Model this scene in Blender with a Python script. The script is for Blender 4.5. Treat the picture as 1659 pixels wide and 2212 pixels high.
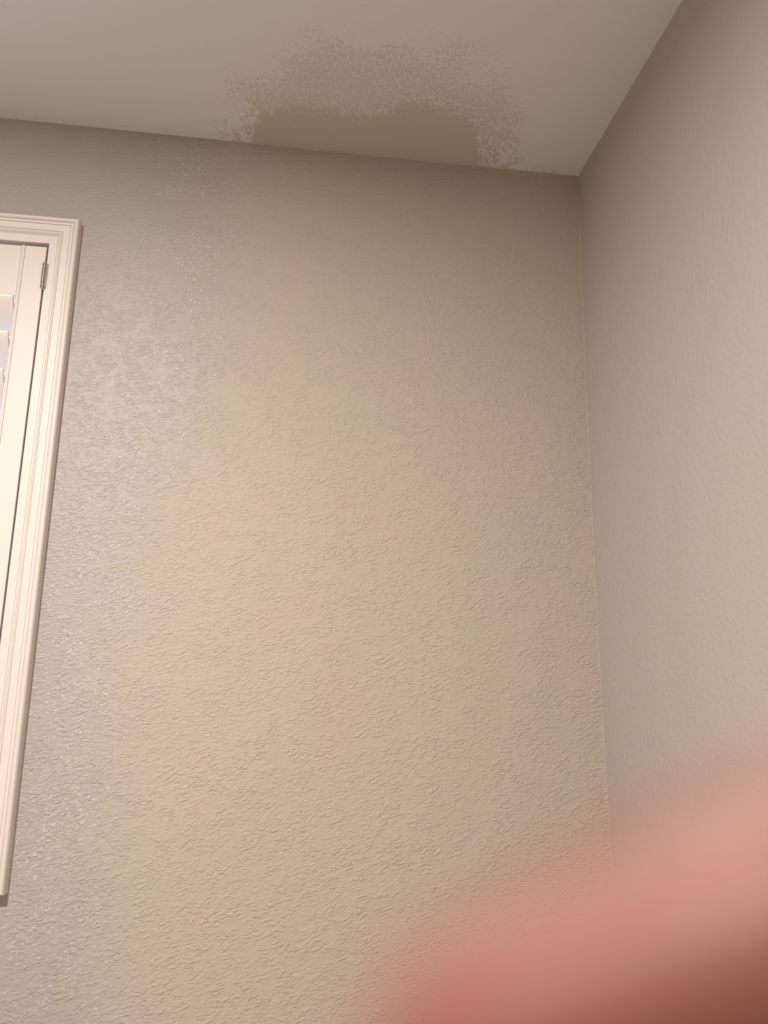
import bpy, bmesh, math, random
from mathutils import Vector, Matrix, noise as mnoise

random.seed(7)
SC = bpy.context.scene
for o in list(bpy.data.objects):
    bpy.data.objects.remove(o)
COL = SC.collection

# ------------------------------------------------------------------ camera
CEIL = 2.60                      # ceiling height; the room corner is x = 0, y = 0
F_PX = 1591.2                    # focal length in pixels for a 1659 x 2212 frame
CAM = Vector((-0.6767, -1.55, CEIL - 1.2203))
# rows: camera right, down and forward written in (right, down, forward) room axes
R = ((0.99145993, -0.01357881, -0.12970281),
     (0.04070933, 0.97709094, 0.20889243),
     (0.12389493, -0.21238858, 0.9692993))
def room(v):                     # (right, down, into the back wall) -> (x, y, z)
    return Vector((v[0], v[2], -v[1]))
RIGHT, DOWN, FWD = room(R[0]), room(R[1]), room(R[2])
cam_data = bpy.data.cameras.new('camera')
cam = bpy.data.objects.new('camera', cam_data)
COL.objects.link(cam)
m = Matrix((RIGHT, -DOWN, -FWD)).transposed().to_4x4()
m.translation = CAM
cam.matrix_world = m
cam_data.sensor_fit = 'VERTICAL'
cam_data.sensor_height = 36.0
cam_data.lens = 36.0 * F_PX / 2212.0
cam_data.clip_start = 0.003
cam_data.clip_end = 60.0
cam_data.dof.use_dof = True
cam_data.dof.focus_distance = 1.72
cam_data.dof.aperture_fstop = 3.1
SC.camera = cam

# ------------------------------------------------------------------ world (late afternoon sky outside)
W = bpy.data.worlds.new('sky')
SC.world = W
W.use_nodes = True
W.node_tree.nodes['Background'].inputs[0].default_value = (0.60, 0.74, 1.0, 1)
W.node_tree.nodes['Background'].inputs[1].default_value = 3.0

# ------------------------------------------------------------------ ceiling lamp of the room (behind the camera)
ld = bpy.data.lights.new('ceiling_lamp', 'AREA')
ld.shape = 'DISK'
ld.size = 0.16
ld.energy = 60.5
ld.color = (1.0, 0.92, 0.84)
lamp = bpy.data.objects.new('ceiling_lamp', ld)
COL.objects.link(lamp)
lamp.location = (-1.30, -1.48, CEIL - 0.09)
lamp.rotation_euler = (math.radians(4), math.radians(2), 0)

# ------------------------------------------------------------------ exposure
vs = SC.view_settings
vs.view_transform = 'Standard'
vs.look = 'None'
vs.gamma = 1.0
vs.use_curve_mapping = False
vs.exposure = 0.0

# ------------------------------------------------------------------ helpers
def tag(o, label=None, cat=None, group=None, kind=None):
    if label: o['label'] = label
    if cat: o['category'] = cat
    if group: o['group'] = group
    if kind: o['kind'] = kind
    return o

def empty(name, loc=(0, 0, 0)):
    o = bpy.data.objects.new(name, None)
    COL.objects.link(o)
    o.location = loc
    o.empty_display_size = 0.05
    return o

def build(name, bm, mat, parent=None, smooth=False, origin=None):
    me = bpy.data.meshes.new(name)
    bmesh.ops.recalc_face_normals(bm, faces=bm.faces)
    bm.to_mesh(me)
    bm.free()
    if smooth:
        for p in me.polygons:
            p.use_smooth = True
    me.materials.append(mat)
    o = bpy.data.objects.new(name, me)
    COL.objects.link(o)
    if parent:
        o.parent = parent
        if parent.type == 'EMPTY':
            o.matrix_parent_inverse = Matrix.Translation(-Vector(parent.location))
    return o

def box(bm, x0, x1, y0, y1, z0, z1):
    v = [bm.verts.new(p) for p in ((x0, y0, z0), (x1, y0, z0), (x1, y1, z0), (x0, y1, z0),
                                   (x0, y0, z1), (x1, y0, z1), (x1, y1, z1), (x0, y1, z1))]
    for f in ((0, 1, 2, 3), (4, 5, 6, 7), (0, 1, 5, 4), (1, 2, 6, 5), (2, 3, 7, 6), (3, 0, 4, 7)):
        bm.faces.new([v[i] for i in f])

def bevel(bm, w, seg=2):
    bmesh.ops.recalc_face_normals(bm, faces=bm.faces)
    bmesh.ops.bevel(bm, geom=list(bm.edges), offset=w, segments=seg, affect='EDGES', profile=0.7)

def loft(bm, rings, cap=True):
    rv = [[bm.verts.new(p) for p in r] for r in rings]
    n = len(rv[0])
    for a, b in zip(rv, rv[1:]):
        for i in range(n):
            bm.faces.new((a[i], a[(i + 1) % n], b[(i + 1) % n], b[i]))
    if cap:
        bm.faces.new(rv[0][::-1])
        bm.faces.new(rv[-1])

def lin(c):
    c = c / 255.0
    return c / 12.92 if c <= 0.04045 else ((c + 0.055) / 1.055) ** 2.4

class NT:
    """small node-tree writer"""
    def __init__(self, name):
        self.mat = bpy.data.materials.new(name)
        self.mat.use_nodes = True
        self.t = self.mat.node_tree
        self.b = self.t.nodes['Principled BSDF']
        self.co = self.t.nodes.new('ShaderNodeTexCoord').outputs['Object']
    def put(self, sock, v):
        if hasattr(v, 'is_output'):
            self.t.links.new(v, sock)
        elif isinstance(v, (tuple, list)):
            sock.default_value = tuple(v) if len(v) == len(sock.default_value) else tuple(v) + (1,)
        else:
            sock.default_value = v
    def math(self, op, a, b=0.0, c=None, clamp=False):
        n = self.t.nodes.new('ShaderNodeMath')
        n.operation = op
        n.use_clamp = clamp
        self.put(n.inputs[0], a)
        self.put(n.inputs[1], b)
        if c is not None: self.put(n.inputs[2], c)
        return n.outputs[0]
    def xyz(self, v=None):
        n = self.t.nodes.new('ShaderNodeSeparateXYZ')
        self.put(n.inputs[0], v or self.co)
        return n.outputs
    def mapping(self, rot=(0, 0, 0), scale=(1, 1, 1), loc=(0, 0, 0)):
        v = self.co                                   # turn first, then stretch
        for r_, s_, l_ in ((rot, (1, 1, 1), (0, 0, 0)), ((0, 0, 0), scale, loc)):
            n = self.t.nodes.new('ShaderNodeMapping')
            self.put(n.inputs['Vector'], v)
            n.inputs['Rotation'].default_value = r_
            n.inputs['Scale'].default_value = s_
            n.inputs['Location'].default_value = l_
            v = n.outputs[0]
        return v
    def noise(self, scale, detail=2.0, rough=0.5, dist=0.0, vec=None):
        n = self.t.nodes.new('ShaderNodeTexNoise')
        self.put(n.inputs['Vector'], vec or self.co)
        n.inputs['Scale'].default_value = scale
        n.inputs['Detail'].default_value = detail
        n.inputs['Roughness'].default_value = rough
        n.inputs['Distortion'].default_value = dist
        return n.outputs[0]
    def ramp(self, v, a, b, lo=0.0, hi=1.0, smooth=True):
        n = self.t.nodes.new('ShaderNodeMapRange')
        n.interpolation_type = 'SMOOTHSTEP' if smooth else 'LINEAR'
        n.clamp = True
        self.put(n.inputs['Value'], v)
        n.inputs['From Min'].default_value = a
        n.inputs['From Max'].default_value = b
        n.inputs['To Min'].default_value = lo
        n.inputs['To Max'].default_value = hi
        return n.outputs[0]
    def curve(self, v, pts):
        n = self.t.nodes.new('ShaderNodeFloatCurve')
        c = n.mapping.curves[0]
        while len(c.points) > 2:
            c.points.remove(c.points[1])
        c.points[0].location = pts[0]
        c.points[-1].location = pts[-1]
        for p in pts[1:-1]:
            c.points.new(*p)
        n.mapping.update()
        self.put(n.inputs['Value'], v)
        return n.outputs[0]
    def mix(self, f, a, b):
        n = self.t.nodes.new('ShaderNodeMix')
        n.data_type = 'RGBA'
        self.put(n.inputs[0], f)
        self.put(n.inputs[6], a)
        self.put(n.inputs[7], b)
        return n.outputs[2]
    def mixf(self, f, a, b):
        n = self.t.nodes.new('ShaderNodeMix')
        self.put(n.inputs[0], f)
        self.put(n.inputs[2], a)
        self.put(n.inputs[3], b)
        return n.outputs[0]
    def bump(self, h, dist, strength=1.0, normal=None):
        n = self.t.nodes.new('ShaderNodeBump')
        self.put(n.inputs['Height'], h)
        n.inputs['Distance'].default_value = dist
        self.put(n.inputs['Strength'], strength)
        if normal: self.put(n.inputs['Normal'], normal)
        return n.outputs[0]
    def out(self, color=None, rough=None, normal=None, spec=None, metal=None):
        if color is not None: self.put(self.b.inputs['Base Color'], color)
        if rough is not None: self.put(self.b.inputs['Roughness'], rough)
        if normal is not None: self.put(self.b.inputs['Normal'], normal)
        if spec is not None: self.put(self.b.inputs['Specular IOR Level'], spec)
        if metal is not None: self.put(self.b.inputs['Metallic'], metal)
        return self.mat

# ------------------------------------------------------------------ materials
GREY = (0.435, 0.388, 0.372)     # old greige satin paint
TAN = (0.545, 0.445, 0.352)      # new tan texture coat
WHITE = (0.770, 0.690, 0.645)    # satin white woodwork
CEILC = (0.750, 0.732, 0.712)    # flat ceiling paint

def mat_wall_back():
    n = NT('wall_paint_with_sprayed_texture')
    x, y, z = n.xyz()
    # left edge of the tan coat, as a function of height
    h01 = n.math('DIVIDE', z, CEIL)
    pts = [(0.0, 0.16), (0.27, 0.16), (0.36, 0.12), (0.50, 0.13), (0.62, 0.17),
           (0.72, 0.245), (0.80, 0.29), (0.90, 0.29), (1.0, 0.28)]
    edge = n.math('ADD', n.curve(h01, pts), -1.20)
    big = n.noise(9.0, 3.0, 0.55)
    d = n.math('SUBTRACT', x, edge)                                   # metres inside the coat
    d = n.math('ADD', d, n.math('MULTIPLY', n.math('SUBTRACT', big, 0.5), 0.26))
    # overspray: dots that thin out away from the edge
    tilt = n.mapping(rot=(0, math.radians(16), 0), scale=(0.70, 1, 1.4))
    fleck = n.noise(110.0, 2.5, 0.6, 0.4, tilt)
    v = n.math('ADD', n.math('MULTIPLY', d, 3.4), n.math('MULTIPLY', n.math('SUBTRACT', fleck, 0.5), 1.9))
    coat = n.ramp(v, -0.30, 0.62)
    # pale glossy flecks in the overspray zone
    spk = n.noise(165.0, 1.5, 0.5, 0.5, n.mapping(rot=(0, math.radians(30), 0), scale=(0.75, 1, 1.3), loc=(3, 1, 7)))
    zone = n.math('MULTIPLY', n.ramp(d, -0.30, -0.02), n.ramp(d, 0.16, 0.02))
    s2 = n.math('ADD', spk, n.math('MULTIPLY', n.math('MULTIPLY', zone, n.ramp(n.noise(14.0, 2.0), 0.28, 0.58)), 0.19))
    specks = n.math('MULTIPLY', n.ramp(s2, 0.74, 0.80), n.ramp(zone, 0.0, 0.2))
    # colours with faint mottling
    mott = n.noise(4.5, 3.0, 0.6)
    tan = n.mix(n.ramp(mott, 0.35, 0.65), (0.528, 0.440, 0.374), (0.514, 0.444, 0.370))
    col = n.mix(coat, GREY, tan)
    col = n.mix(n.math('MULTIPLY', specks, 0.42), col, (0.72, 0.66, 0.60))
    # relief: rippled orange peel, knocked flat in islands
    mp = n.mapping(rot=(0, math.radians(15), 0), scale=(0.52, 1, 1.20))
    rip = n.noise(165.0, 1.6, 0.5, 0.7, mp)
    flat = n.ramp(n.noise(20.0, 2.0, 0.5), 0.36, 0.56)
    flat2 = n.ramp(n.noise(48.0, 2.0, 0.5), 0.42, 0.52)
    amt = n.math('MULTIPLY', n.math('ADD', 0.55, n.math('MULTIPLY', flat, 0.45)), n.math('ADD', 0.45, n.math('MULTIPLY', flat2, 0.55)))
    amt = n.math('MULTIPLY', amt, n.ramp(z, CEIL - 0.75, CEIL - 0.05, 1.0, 0.45))      # the coat is thinner towards the ceiling
    hgt = n.math('MULTIPLY', n.ramp(rip, 0.36, 0.66, smooth=False), amt)
    hgt = n.math('ADD', hgt, n.math('MULTIPLY', specks, 0.25))
    nor = n.bump(hgt, 0.0017, 0.75)
    rough = n.mixf(coat, 0.47, 0.72)
    return n.out(col, rough, nor, n.mixf(coat, 0.40, 0.28))

def mat_wall_plain(name, colr, scale=95.0, dist=0.0022):
    n = NT(name)
    rip = n.noise(scale, 3.0, 0.55, 0.6)
    mott = n.noise(3.0, 2.0, 0.5)
    c2 = tuple(c * 0.97 for c in colr)
    return n.out(n.mix(mott, colr, c2), 0.62, n.bump(rip, dist, 0.7), 0.3)

def mat_ceiling():
    n = NT('ceiling_paint_with_tan_overspray')
    x, y, z = n.xyz()
    ex = n.math('DIVIDE', n.math('ADD', x, 0.515), 0.335)
    ey = n.math('DIVIDE', y, 0.335)
    e = n.math('POWER', n.math('ADD', n.math('POWER', n.math('ABSOLUTE', ex), 2.5),
                               n.math('POWER', n.math('ABSOLUTE', ey), 2.5)), 0.4)
    big = n.noise(10.0, 3.0, 0.6)
    bigd = n.math('SUBTRACT', big, 0.5)
    # fine dabs of overspray, larger ones close to the wall
    mp = n.mapping(rot=(0, 0, math.radians(20)), scale=(1.2, 0.75, 1))
    fleck = n.noise(84.0, 2.5, 0.6, 0.5, mp)
    fine = n.noise(150.0, 2.5, 0.6, 0.5, mp)
    low = n.ramp(y, -0.20, -0.06)
    fl = n.math('SUBTRACT', n.mixf(low, fine, fleck), 0.5)
    e2 = n.math('ADD', e, n.math('MULTIPLY', bigd, 0.55))
    p = n.ramp(e2, 1.30, 0.72, -0.66, 0.26)
    # a thin line of dabs follows the wall into the corner
    near = n.math('MULTIPLY', n.ramp(y, -0.055, -0.01, 0.0, 0.36), n.ramp(x, -1.0, -0.80))
    p = n.math('MAXIMUM', p, n.math('ADD', near, -0.66))
    halo = n.ramp(n.math('ADD', p, n.math('MULTIPLY', fl, 2.4)), -0.22, 0.40)
    halo = n.math('MULTIPLY', halo, n.mixf(low, 0.58, 0.85))
    # solid core against the wall
    x01 = n.math('ADD', x, 1.0, clamp=True)
    pts = [(0.0, 0.0), (0.185, 0.0), (0.202, 0.20), (0.222, 0.31), (0.30, 0.40), (0.46, 0.40), (0.555, 0.53),
           (0.67, 0.46), (0.725, 0.28), (0.765, 0.0), (1.0, 0.0)]
    core_y = n.math('MULTIPLY', n.curve(x01, pts), 0.385)
    dd = n.math('ADD', core_y, y)
    dd = n.math('ADD', dd, n.math('MULTIPLY', fl, 0.16))
    dd = n.math('ADD', dd, n.math('MULTIPLY', bigd, 0.05))
    core = n.math('MULTIPLY', n.ramp(dd, -0.020, 0.045), n.ramp(n.math('ADD', core_y, n.math('MULTIPLY', fl, 0.10)), 0.0, 0.03))
    cov = n.math('MAXIMUM', halo, core)
    mott = n.noise(4.0, 2.0, 0.5)
    tan = n.mix(n.ramp(mott, 0.35, 0.65), (0.580, 0.492, 0.418), (0.562, 0.496, 0.415))
    col = n.mix(cov, CEILC, tan)
    h = n.math('ADD', n.math('MULTIPLY', n.math('SUBTRACT', cov, core), 0.8), n.math('MULTIPLY', n.noise(120.0, 2.0), 0.10))
    nor = n.bump(h, 0.0022, 0.55)
    return n.out(col, 0.8, nor, 0.25)

M_BACK = mat_wall_back()
M_RIGHT = mat_wall_plain('greige_wall_paint', (0.515, 0.442, 0.410))
M_OTHER = mat_wall_plain('room_wall_paint', (0.66, 0.635, 0.61))
M_CEIL = mat_ceiling()

def mat_white(name, colr=WHITE, rough=0.38):
    n = NT(name)
    g = n.noise(60.0, 3.0, 0.5, 0.0, n.mapping(scale=(1, 1, 0.2)))
    return n.out(colr, rough, n.bump(g, 0.0003, 0.25), 0.45)
M_WHITE = mat_white('white_satin_woodwork')
M_LOUVRE = mat_white('white_louvre_paint', (0.79, 0.73, 0.70), 0.42)
M_SASH = mat_white('white_vinyl_sash', (0.78, 0.79, 0.80), 0.4)

n = NT('tan_texture_bead')
M_BEAD = n.out(n.mix(n.noise(30.0), (0.58, 0.49, 0.41), (0.53, 0.46, 0.39)), 0.6, None, 0.4)

n = NT('aged_nickel')
M_METAL = n.out(n.mix(n.noise(140.0, 3.0), (0.58, 0.53, 0.44), (0.46, 0.42, 0.34)), 0.24, None, 0.5, 1.0)

n = NT('window_glass')
t = n.t
tr = t.nodes.new('ShaderNodeBsdfTransparent')
tr.inputs[0].default_value = (0.93, 0.96, 0.97, 1)
gl = t.nodes.new('ShaderNodeBsdfGlossy')
gl.inputs['Roughness'].default_value = 0.02
mx = t.nodes.new('ShaderNodeMixShader')
mx.inputs[0].default_value = 0.06
t.links.new(tr.outputs[0], mx.inputs[1])
t.links.new(gl.outputs[0], mx.inputs[2])
t.links.new(mx.outputs[0], t.nodes['Material Output'].inputs['Surface'])
M_GLASS = n.mat

n = NT('beige_carpet')
g = n.noise(8.0, 4.0, 0.6)
M_FLOOR = n.out(n.mix(g, (0.72, 0.69, 0.64), (0.66, 0.63, 0.58)), 0.9, n.bump(n.noise(400.0), 0.004, 0.8), 0.1)

n = NT('shade_darkened_skin')
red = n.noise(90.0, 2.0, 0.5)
fine = n.noise(900.0, 2.0, 0.5)
n.b.inputs['Subsurface Weight'].default_value = 0.5
n.b.inputs['Subsurface Radius'].default_value = (1.0, 0.28, 0.14)
n.b.inputs['Subsurface Scale'].default_value = 0.0016
M_SKIN = n.out(n.mix(red, (0.185, 0.064, 0.043), (0.160, 0.048, 0.031)), 0.5, n.bump(fine, 0.0002, 0.5), 0.35)  # darker than the finger's own tone: shade from the lamp put into the colour
n = NT('fingernail')
M_NAIL = n.out((0.72, 0.42, 0.35), 0.25, None, 0.5)

# ------------------------------------------------------------------ the room
X0, Y0, TH = -3.40, -3.90, 0.14
# window opening in the back wall (measured behind the shutter frame)
OX1 = -1.226; OX0 = OX1 - 0.80
OZ1 = CEIL - 0.313; OZ0 = CEIL - 1.568

def bow(z):                      # the corner is not quite plumb
    t = max(0.0, min(1.0, (CEIL - z) / 1.6))
    return -0.006 * math.sin(math.pi * t) if z > CEIL - 1.6 else 0.0

bm = bmesh.new()                 # back wall with a real opening through it
xs = [X0 - TH, OX0, OX1, TH]
zs = [0.0, OZ0, OZ1, CEIL]
fr = [[bm.verts.new((x, 0.0, z)) for z in zs] for x in xs]
bk = [[bm.verts.new((x, TH, z)) for z in zs] for x in xs]
for i in range(3):
    for j in range(3):
        if i == 1 and j == 1: continue
        for g_ in (fr, bk):
            bm.faces.new((g_[i][j], g_[i + 1][j], g_[i + 1][j + 1], g_[i][j + 1]))
for a, b in (((1, 1), (2, 1)), ((2, 1), (2, 2)), ((2, 2), (1, 2)), ((1, 2), (1, 1))):
    bm.faces.new((fr[a[0]][a[1]], fr[b[0]][b[1]], bk[b[0]][b[1]], bk[a[0]][a[1]]))
loop_ = [(0, 0), (1, 0), (2, 0), (3, 0), (3, 1), (3, 2), (3, 3), (2, 3), (1, 3), (0, 3), (0, 2), (0, 1)]
for a, b in zip(loop_, loop_[1:] + loop_[:1]):
    bm.faces.new((fr[a[0]][a[1]], fr[b[0]][b[1]], bk[b[0]][b[1]], bk[a[0]][a[1]]))
wall_back = build('wall_back', bm, M_BACK)
tag(wall_back, 'greige wall beside the window, largely covered by a rippled tan texture coat', 'wall', kind='structure')

bm = bmesh.new()                 # right wall, bowed slightly at the corner
NZ = 40
prev = None
for k in range(NZ + 1):
    z = CEIL * k / NZ
    b_ = bow(z)
    row = [bm.verts.new(p) for p in ((b_, 0.0, z), (b_ * 0.6, -0.35, z), (0.0, -0.9, z), (0.0, Y0, z), (TH, Y0, z), (TH, 0.0, z))]
    if prev:
        for i in range(6):
            bm.faces.new((prev[i], prev[(i + 1) % 6], row[(i + 1) % 6], row[i]))
    else:
        bm.faces.new(row[::-1])
    prev = row
bm.faces.new(prev)
wall_right = build('wall_right', bm, M_RIGHT, smooth=False)
tag(wall_right, 'smooth plain greige wall on the right of the corner', 'wall', kind='structure')

bm = bmesh.new(); box(bm, X0 - TH, X0, Y0, 0, 0, CEIL)
tag(build('wall_left', bm, M_OTHER), 'plain greige wall on the far side of the window', 'wall', kind='structure')
bm = bmesh.new(); box(bm, X0 - TH, TH, Y0 - TH, Y0, 0, CEIL)
tag(build('wall_front', bm, M_OTHER), 'plain greige wall behind the viewer', 'wall', kind='structure')
bm = bmesh.new(); box(bm, X0 - TH, TH, Y0 - TH, TH, CEIL, CEIL + 0.12)
ceiling = build('ceiling', bm, M_CEIL)
tag(ceiling, 'flat off-white ceiling with a tan overspray patch along the wall', 'ceiling', kind='structure')
bm = bmesh.new(); box(bm, X0 - TH, TH, Y0 - TH, TH, -0.1, 0.0)
tag(build('floor', bm, M_FLOOR), 'beige carpeted floor below the window wall', 'floor', kind='structure')

# ragged beads of texture compound left in the corner and along the ceiling line
def bead(path, r0, seed, name, lump):
    rnd = random.Random(seed)
    bm = bmesh.new()
    rings = []
    for i, (p, u, w) in enumerate(path):
        r = r0 * (0.35 + 0.65 * rnd.random() ** 1.5)
        if rnd.random() < lump: r *= 1.9
        rings.append([p + (u * math.cos(a) + w * math.sin(a)) * r for a in [2 * math.pi * k / 6 for k in range(6)]])
    loft(bm, rings)
    return build(name, bm, M_BEAD, wall_back, smooth=True)
path = []
zz = CEIL - 0.02
while zz > CEIL - 2.0:
    path.append((Vector((bow(zz) - 0.0004, -0.0004, zz)), Vector((1, 0, 0)), Vector((0, 1, 0))))
    zz -= 0.006
bead(path, 0.0016, 3, 'corner_bead', 0.08)
path = []
xx = -0.86
while xx < -0.02:
    path.append((Vector((xx, -0.0002, CEIL - 0.0006)), Vector((0, 1, 0)), Vector((0, 0, 1))))
    xx += 0.007
bead(path, 0.0017, 5, 'ceiling_line_bead', 0.07)

# ------------------------------------------------------------------ window with its shutter
def sweep_frame(profile, x0, x1, z0, z1, name, mat, parent):
    """four mitred lengths around a rectangle; profile = (outward, toward the room)"""
    out = []
    corners = {'top': ((x0, z1, -1, 1), (x1, z1, 1, 1)), 'right': ((x1, z1, 1, 1), (x1, z0, 1, -1)),
               'bottom': ((x1, z0, 1, -1), (x0, z0, -1, -1)), 'left': ((x0, z0, -1, -1), (x0, z1, -1, 1))}
    for side in ('top', 'right', 'bottom', 'left'):
        bm = bmesh.new()
        rings = []
        for (cx, cz, sx, sz) in corners[side]:
            rings.append([Vector((cx + sx * u, -h, cz + sz * u)) for u, h in profile])
        loft(bm, rings)
        out.append(build(name, bm, mat, parent))
    return out

# casing profile: inner flat, ogee, flat, fine steps, half-round outer edge
prof = [(0.0, -0.055), (0.0, 0.0155), (0.0008, 0.0163), (0.0168, 0.0165), (0.0172, 0.0138), (0.0190, 0.0136), (0.0204, 0.0152),
        (0.0226, 0.0185), (0.0246, 0.0205), (0.0268, 0.0213), (0.0271, 0.0190), (0.0281, 0.0190), (0.0284, 0.0213),
        (0.0420, 0.0216), (0.0424, 0.0196), (0.0438, 0.0198), (0.0444, 0.0224), (0.0486, 0.0228),
        (0.0490, 0.0206), (0.0500, 0.0208), *[(0.0553 - 0.0053 * math.cos(a_), 0.0185 + 0.0085 * math.sin(a_)) for a_ in [math.radians(d_) for d_ in range(30, 181, 15)]], (0.0606, 0.0030), (0.0606, 0.0), (0.03, 0.0), (0.012, 0.0), (0.012, -0.055)]
trim = empty('trim_1', (OX1, 0, OZ0))
tag(trim, 'white stepped casing framing the shuttered window', 'window trim', kind='structure')
sweep_frame(prof, OX0 + 0.004, OX1 - 0.001, OZ0 + 0.003, OZ1 - 0.001, 'casing', M_WHITE, trim)

win = empty('window_1', ((OX0 + OX1) / 2, 0.1, OZ0))
tag(win, 'glazed window with pale sky behind the white louvres', 'window', kind='structure')
sash_prof = [(0.0, 0.0), (0.0, 0.03), (-0.045, 0.03), (-0.045, 0.0)]
for s in sweep_frame([(u, h - 0.125) for u, h in sash_prof], OX0 + 0.002, OX1 - 0.002, OZ0 + 0.002, OZ1 - 0.002, 'sash_rail', M_SASH, win):
    pass
bm = bmesh.new(); box(bm, OX0 + 0.040, OX1 - 0.040, 0.108, 0.112, OZ0 + 0.040, OZ1 - 0.040)
build('pane', bm, M_GLASS, win)

# the hinged louvred panel
PX1 = OX1 - 0.0062; PX0 = OX0 + 0.009
PZ1 = OZ1 - 0.0086; PZ0 = OZ0 + 0.007
FRONT, BACK = -0.0120, 0.0150
STILE = 0.0530; RAIL = 0.118
sh = empty('plantation_shutter', ((PX0 + PX1) / 2, 0, PZ0))
tag(sh, 'white louvred plantation shutter hung inside the window casing', 'shutter')
for side in (1, -1):
    # bead along the louvre side of the stile
    pr = [(0.0, BACK), (0.0, FRONT + 0.001), (0.001, FRONT), (STILE - 0.0112, FRONT), (STILE - 0.0106, FRONT + 0.0016), (STILE - 0.0092, FRONT + 0.0016),
          (STILE - 0.0082, FRONT - 0.0012), (STILE - 0.0058, FRONT - 0.0022), (STILE - 0.0028, FRONT - 0.0014), (STILE - 0.0008, FRONT + 0.0010),
          (STILE, FRONT + 0.004), (STILE, BACK)]
    bm = bmesh.new()
    xo = PX1 if side == 1 else PX0
    loft(bm, [[Vector((xo - side * u, yy, z)) for u, yy in pr] for z in (PZ0, PZ1)])
    build('stile', bm, M_WHITE, sh)
for z0, z1 in ((PZ1 - RAIL, PZ1), (PZ0, PZ0 + RAIL)):
    bm = bmesh.new(); box(bm, PX0 + STILE, PX1 - STILE, FRONT + 0.0018, BACK - 0.001, z0, z1)
    bevel(bm, 0.0012, 2)
    build('rail', bm, M_WHITE, sh)

# louvres: elliptical blades, room edge up
TILT = math.radians(57)
LW, LT = 0.089, 0.0115
bm = bmesh.new()
lx0, lx1 = PX0 + STILE + 0.002, PX1 - STILE - 0.0012
rings = []
for x, s in ((lx0, 0.80), (lx0 + 0.0015, 1.0), (lx1 - 0.0015, 1.0), (lx1, 0.80)):
    ring = []
    for k in range(24):
        a = 2 * math.pi * k / 24
        c, q = math.cos(a), math.sin(a)
        u = LW / 2 * math.copysign(abs(c) ** 0.9, c) - (1 - s) * 0.002 * c
        w = LT / 2 * math.copysign(abs(q) ** 0.9, q) * s
        ring.append(Vector((x, -u * math.cos(TILT) - w * math.sin(TILT), u * math.sin(TILT) - w * math.cos(TILT))))
    rings.append(ring)
loft(bm, rings)
louvre_me = None
PITCH = 0.0843
ztop = PZ1 - RAIL - 0.002
zc = ztop - LW / 2 * math.sin(TILT) - 0.001
while zc - LW / 2 * math.sin(TILT) > PZ0 + RAIL - 0.012:
    if louvre_me is None:
        o = build('louver', bm, M_LOUVRE, None, smooth=True)
        louvre_me = o.data
    else:
        o = bpy.data.objects.new('louver', louvre_me)
        COL.objects.link(o)
    o.parent = sh
    o.matrix_parent_inverse = Matrix.Translation(-Vector(sh.location))
    o.location = (0, 0.004, zc)
    zc -= PITCH

# butt hinges: barrel of knuckles with tips, and two leaves
def turned(prof_, x, y, z0, name, parent, n_=20):
    bm = bmesh.new()
    loft(bm, [[Vector((x + r * math.cos(2 * math.pi * k / n_), y + r * math.sin(2 * math.pi * k / n_), z0 + z)) for k in range(n_)] for r, z in prof_])
    return build(name, bm, M_METAL, parent, smooth=True)
def hinge(zb):
    hx, hy, r = OX1 - 0.0030, -0.0200, 0.0046
    bm = bmesh.new()
    box(bm, hx + 0.0004, hx + 0.0062, hy - 0.0005, hy + 0.0022, zb + 0.004, zb + 0.060)
    h = build('hinge', bm, M_METAL, sh)
    h['label'] = 'aged nickel barrel hinge'
    bm = bmesh.new()
    box(bm, hx - 0.0020, hx - 0.0004, hy, hy + 0.030, zb + 0.004, zb + 0.060)
    build('leaf', bm, M_METAL, h)
    for a, b in ((0.0045, 0.0150), (0.0158, 0.0465), (0.0473, 0.0590)):
        turned([(r * 0.80, a), (r * 0.96, a + 0.0002), (r, a + 0.0007), (r, a + 0.0012), (r, (a + b) / 2), (r, b - 0.0012), (r, b - 0.0007), (r * 0.96, b - 0.0002), (r * 0.80, b)], hx, hy, zb, 'knuckle', h)
    turned([(r * 0.70, 0.0045), (r * 0.98, 0.0035), (r * 0.80, 0.0010), (r * 0.35, -0.0015), (0.0004, -0.0022)], hx, hy, zb, 'pin_tip', h)
    turned([(r * 0.70, 0.0590), (r * 0.98, 0.0600), (r * 0.80, 0.0622), (r * 0.30, 0.0638), (0.0004, 0.0640)], hx, hy, zb, 'pin_tip', h)
hinge(CEIL - 0.425)
hinge(PZ0 + 0.08)

# ------------------------------------------------------------------ the finger in front of the lens
def cam_pt(u, v, d):
    return CAM + RIGHT * ((u - 829.5) / F_PX * d) + DOWN * ((v - 1106.0) / F_PX * d) + FWD * d
tip = cam_pt(1100, 2310, 0.0425)
b1 = cam_pt(1659, 2100, 0.0395)
ax = (b1 - tip).normalized()
side_ = ax.cross(FWD).normalized()
nrm = side_.cross(ax).normalized()          # roughly away from the lens
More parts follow.
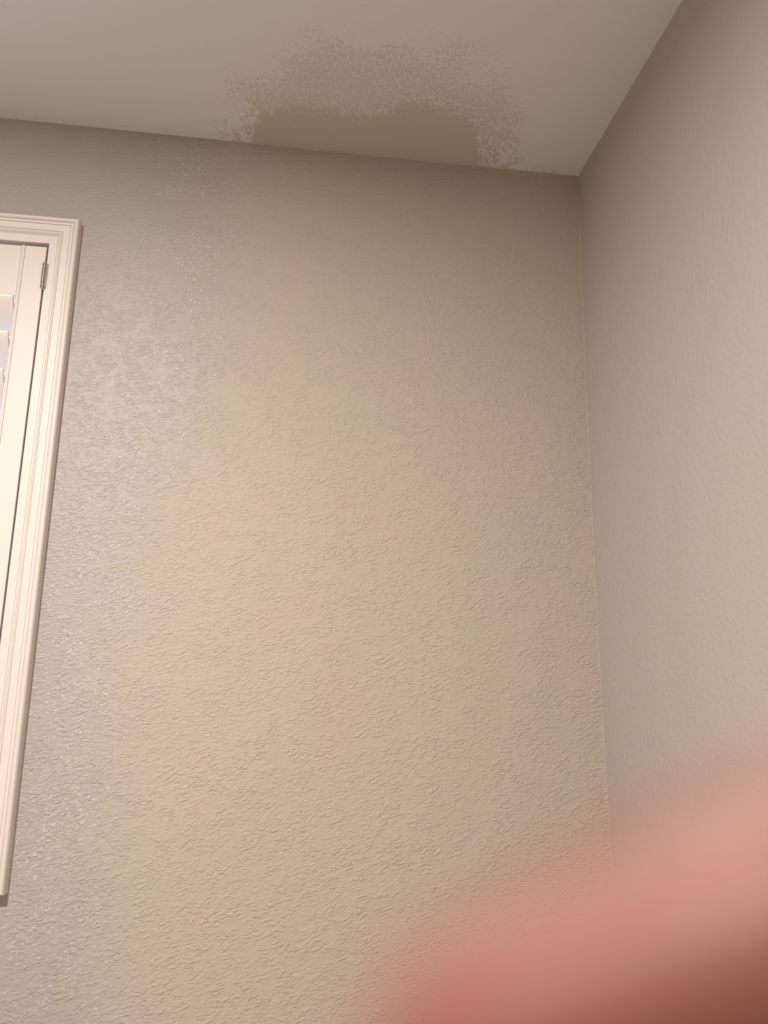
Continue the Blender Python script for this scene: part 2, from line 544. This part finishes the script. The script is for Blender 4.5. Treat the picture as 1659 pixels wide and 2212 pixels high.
# centre line: tip pad, distal joint, middle joint, knuckle; (distance, half width, half depth, bend away from the straight axis)
st = []
def rad(s):
    base = 0.0079 + 0.0012 * min(1, max(0, s) / 0.07)
    for c, a, w in ((0.017, 0.0004, 0.005), (0.042, 0.0007, 0.007), (0.072, 0.0012, 0.008)):
        base += a * math.exp(-((s - c) / w) ** 2)
    return base
S = [-0.0079, -0.0077, -0.0072, -0.0062, -0.0048, -0.0030, -0.0010] + [0.0012 * i for i in range(1, 66)]
rings = []
for s in S:
    if s < 0:
        k = math.sqrt(max(0.0, 1 - (s / 0.00795) ** 2)); r = 0.0079 * max(k, 0.06)
    else:
        r = rad(s)
    if s > 0.074:
        r *= math.sqrt(max(0.02, 1 - ((s - 0.074) / 0.0042) ** 2))
    crease = 1.0
    for c in (0.0165, 0.0185, 0.0405, 0.0432):
        crease -= 0.018 * math.exp(-((s - c) / 0.0007) ** 2)
    bend = -0.16 * max(0, s - 0.018) ** 2 / 0.03 - 0.30 * max(0, s - 0.042) ** 2 / 0.03
    c0 = tip + ax * s + nrm * bend * 0.35 - side_ * 0.0
    ring = []
    for k in range(48):
        a = 2 * math.pi * k / 48
        rr = r * crease
        pad = 1.0 + (0.05 if math.sin(a) < 0 else -0.06) * abs(math.sin(a))
        ring.append(c0 + side_ * (math.cos(a) * rr) + nrm * (math.sin(a) * rr * 0.92 * pad))
    rings.append(ring)
bm = bmesh.new()
loft(bm, rings)
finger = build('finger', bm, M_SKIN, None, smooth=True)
tag(finger, 'blurred pink fingertip reaching in across the lower right corner', 'finger')
bm = bmesh.new()                             # nail on the side turned away from the lens
rows = []
for i in range(9):
    s = -0.0060 + 0.0145 * i / 8
    row = []
    for j in range(9):
        a = math.radians(90 + 58 * (j - 4) / 4)
        k = math.sqrt(max(0.05, 1 - (min(s, 0) / 0.0085) ** 2))
        r = 0.0079 * k * 0.935
        row.append(tip + ax * s + side_ * (math.cos(a) * r) + nrm * (math.sin(a) * r * 0.90 + 0.0004))
    rows.append(row)
gv = [[bm.verts.new(p) for p in row] for row in rows]
for i in range(8):
    for j in range(8):
        bm.faces.new((gv[i][j], gv[i][j + 1], gv[i + 1][j + 1], gv[i + 1][j]))
bmesh.ops.solidify(bm, geom=list(bm.faces), thickness=0.0005)
build('nail', bm, M_NAIL, finger, smooth=True)
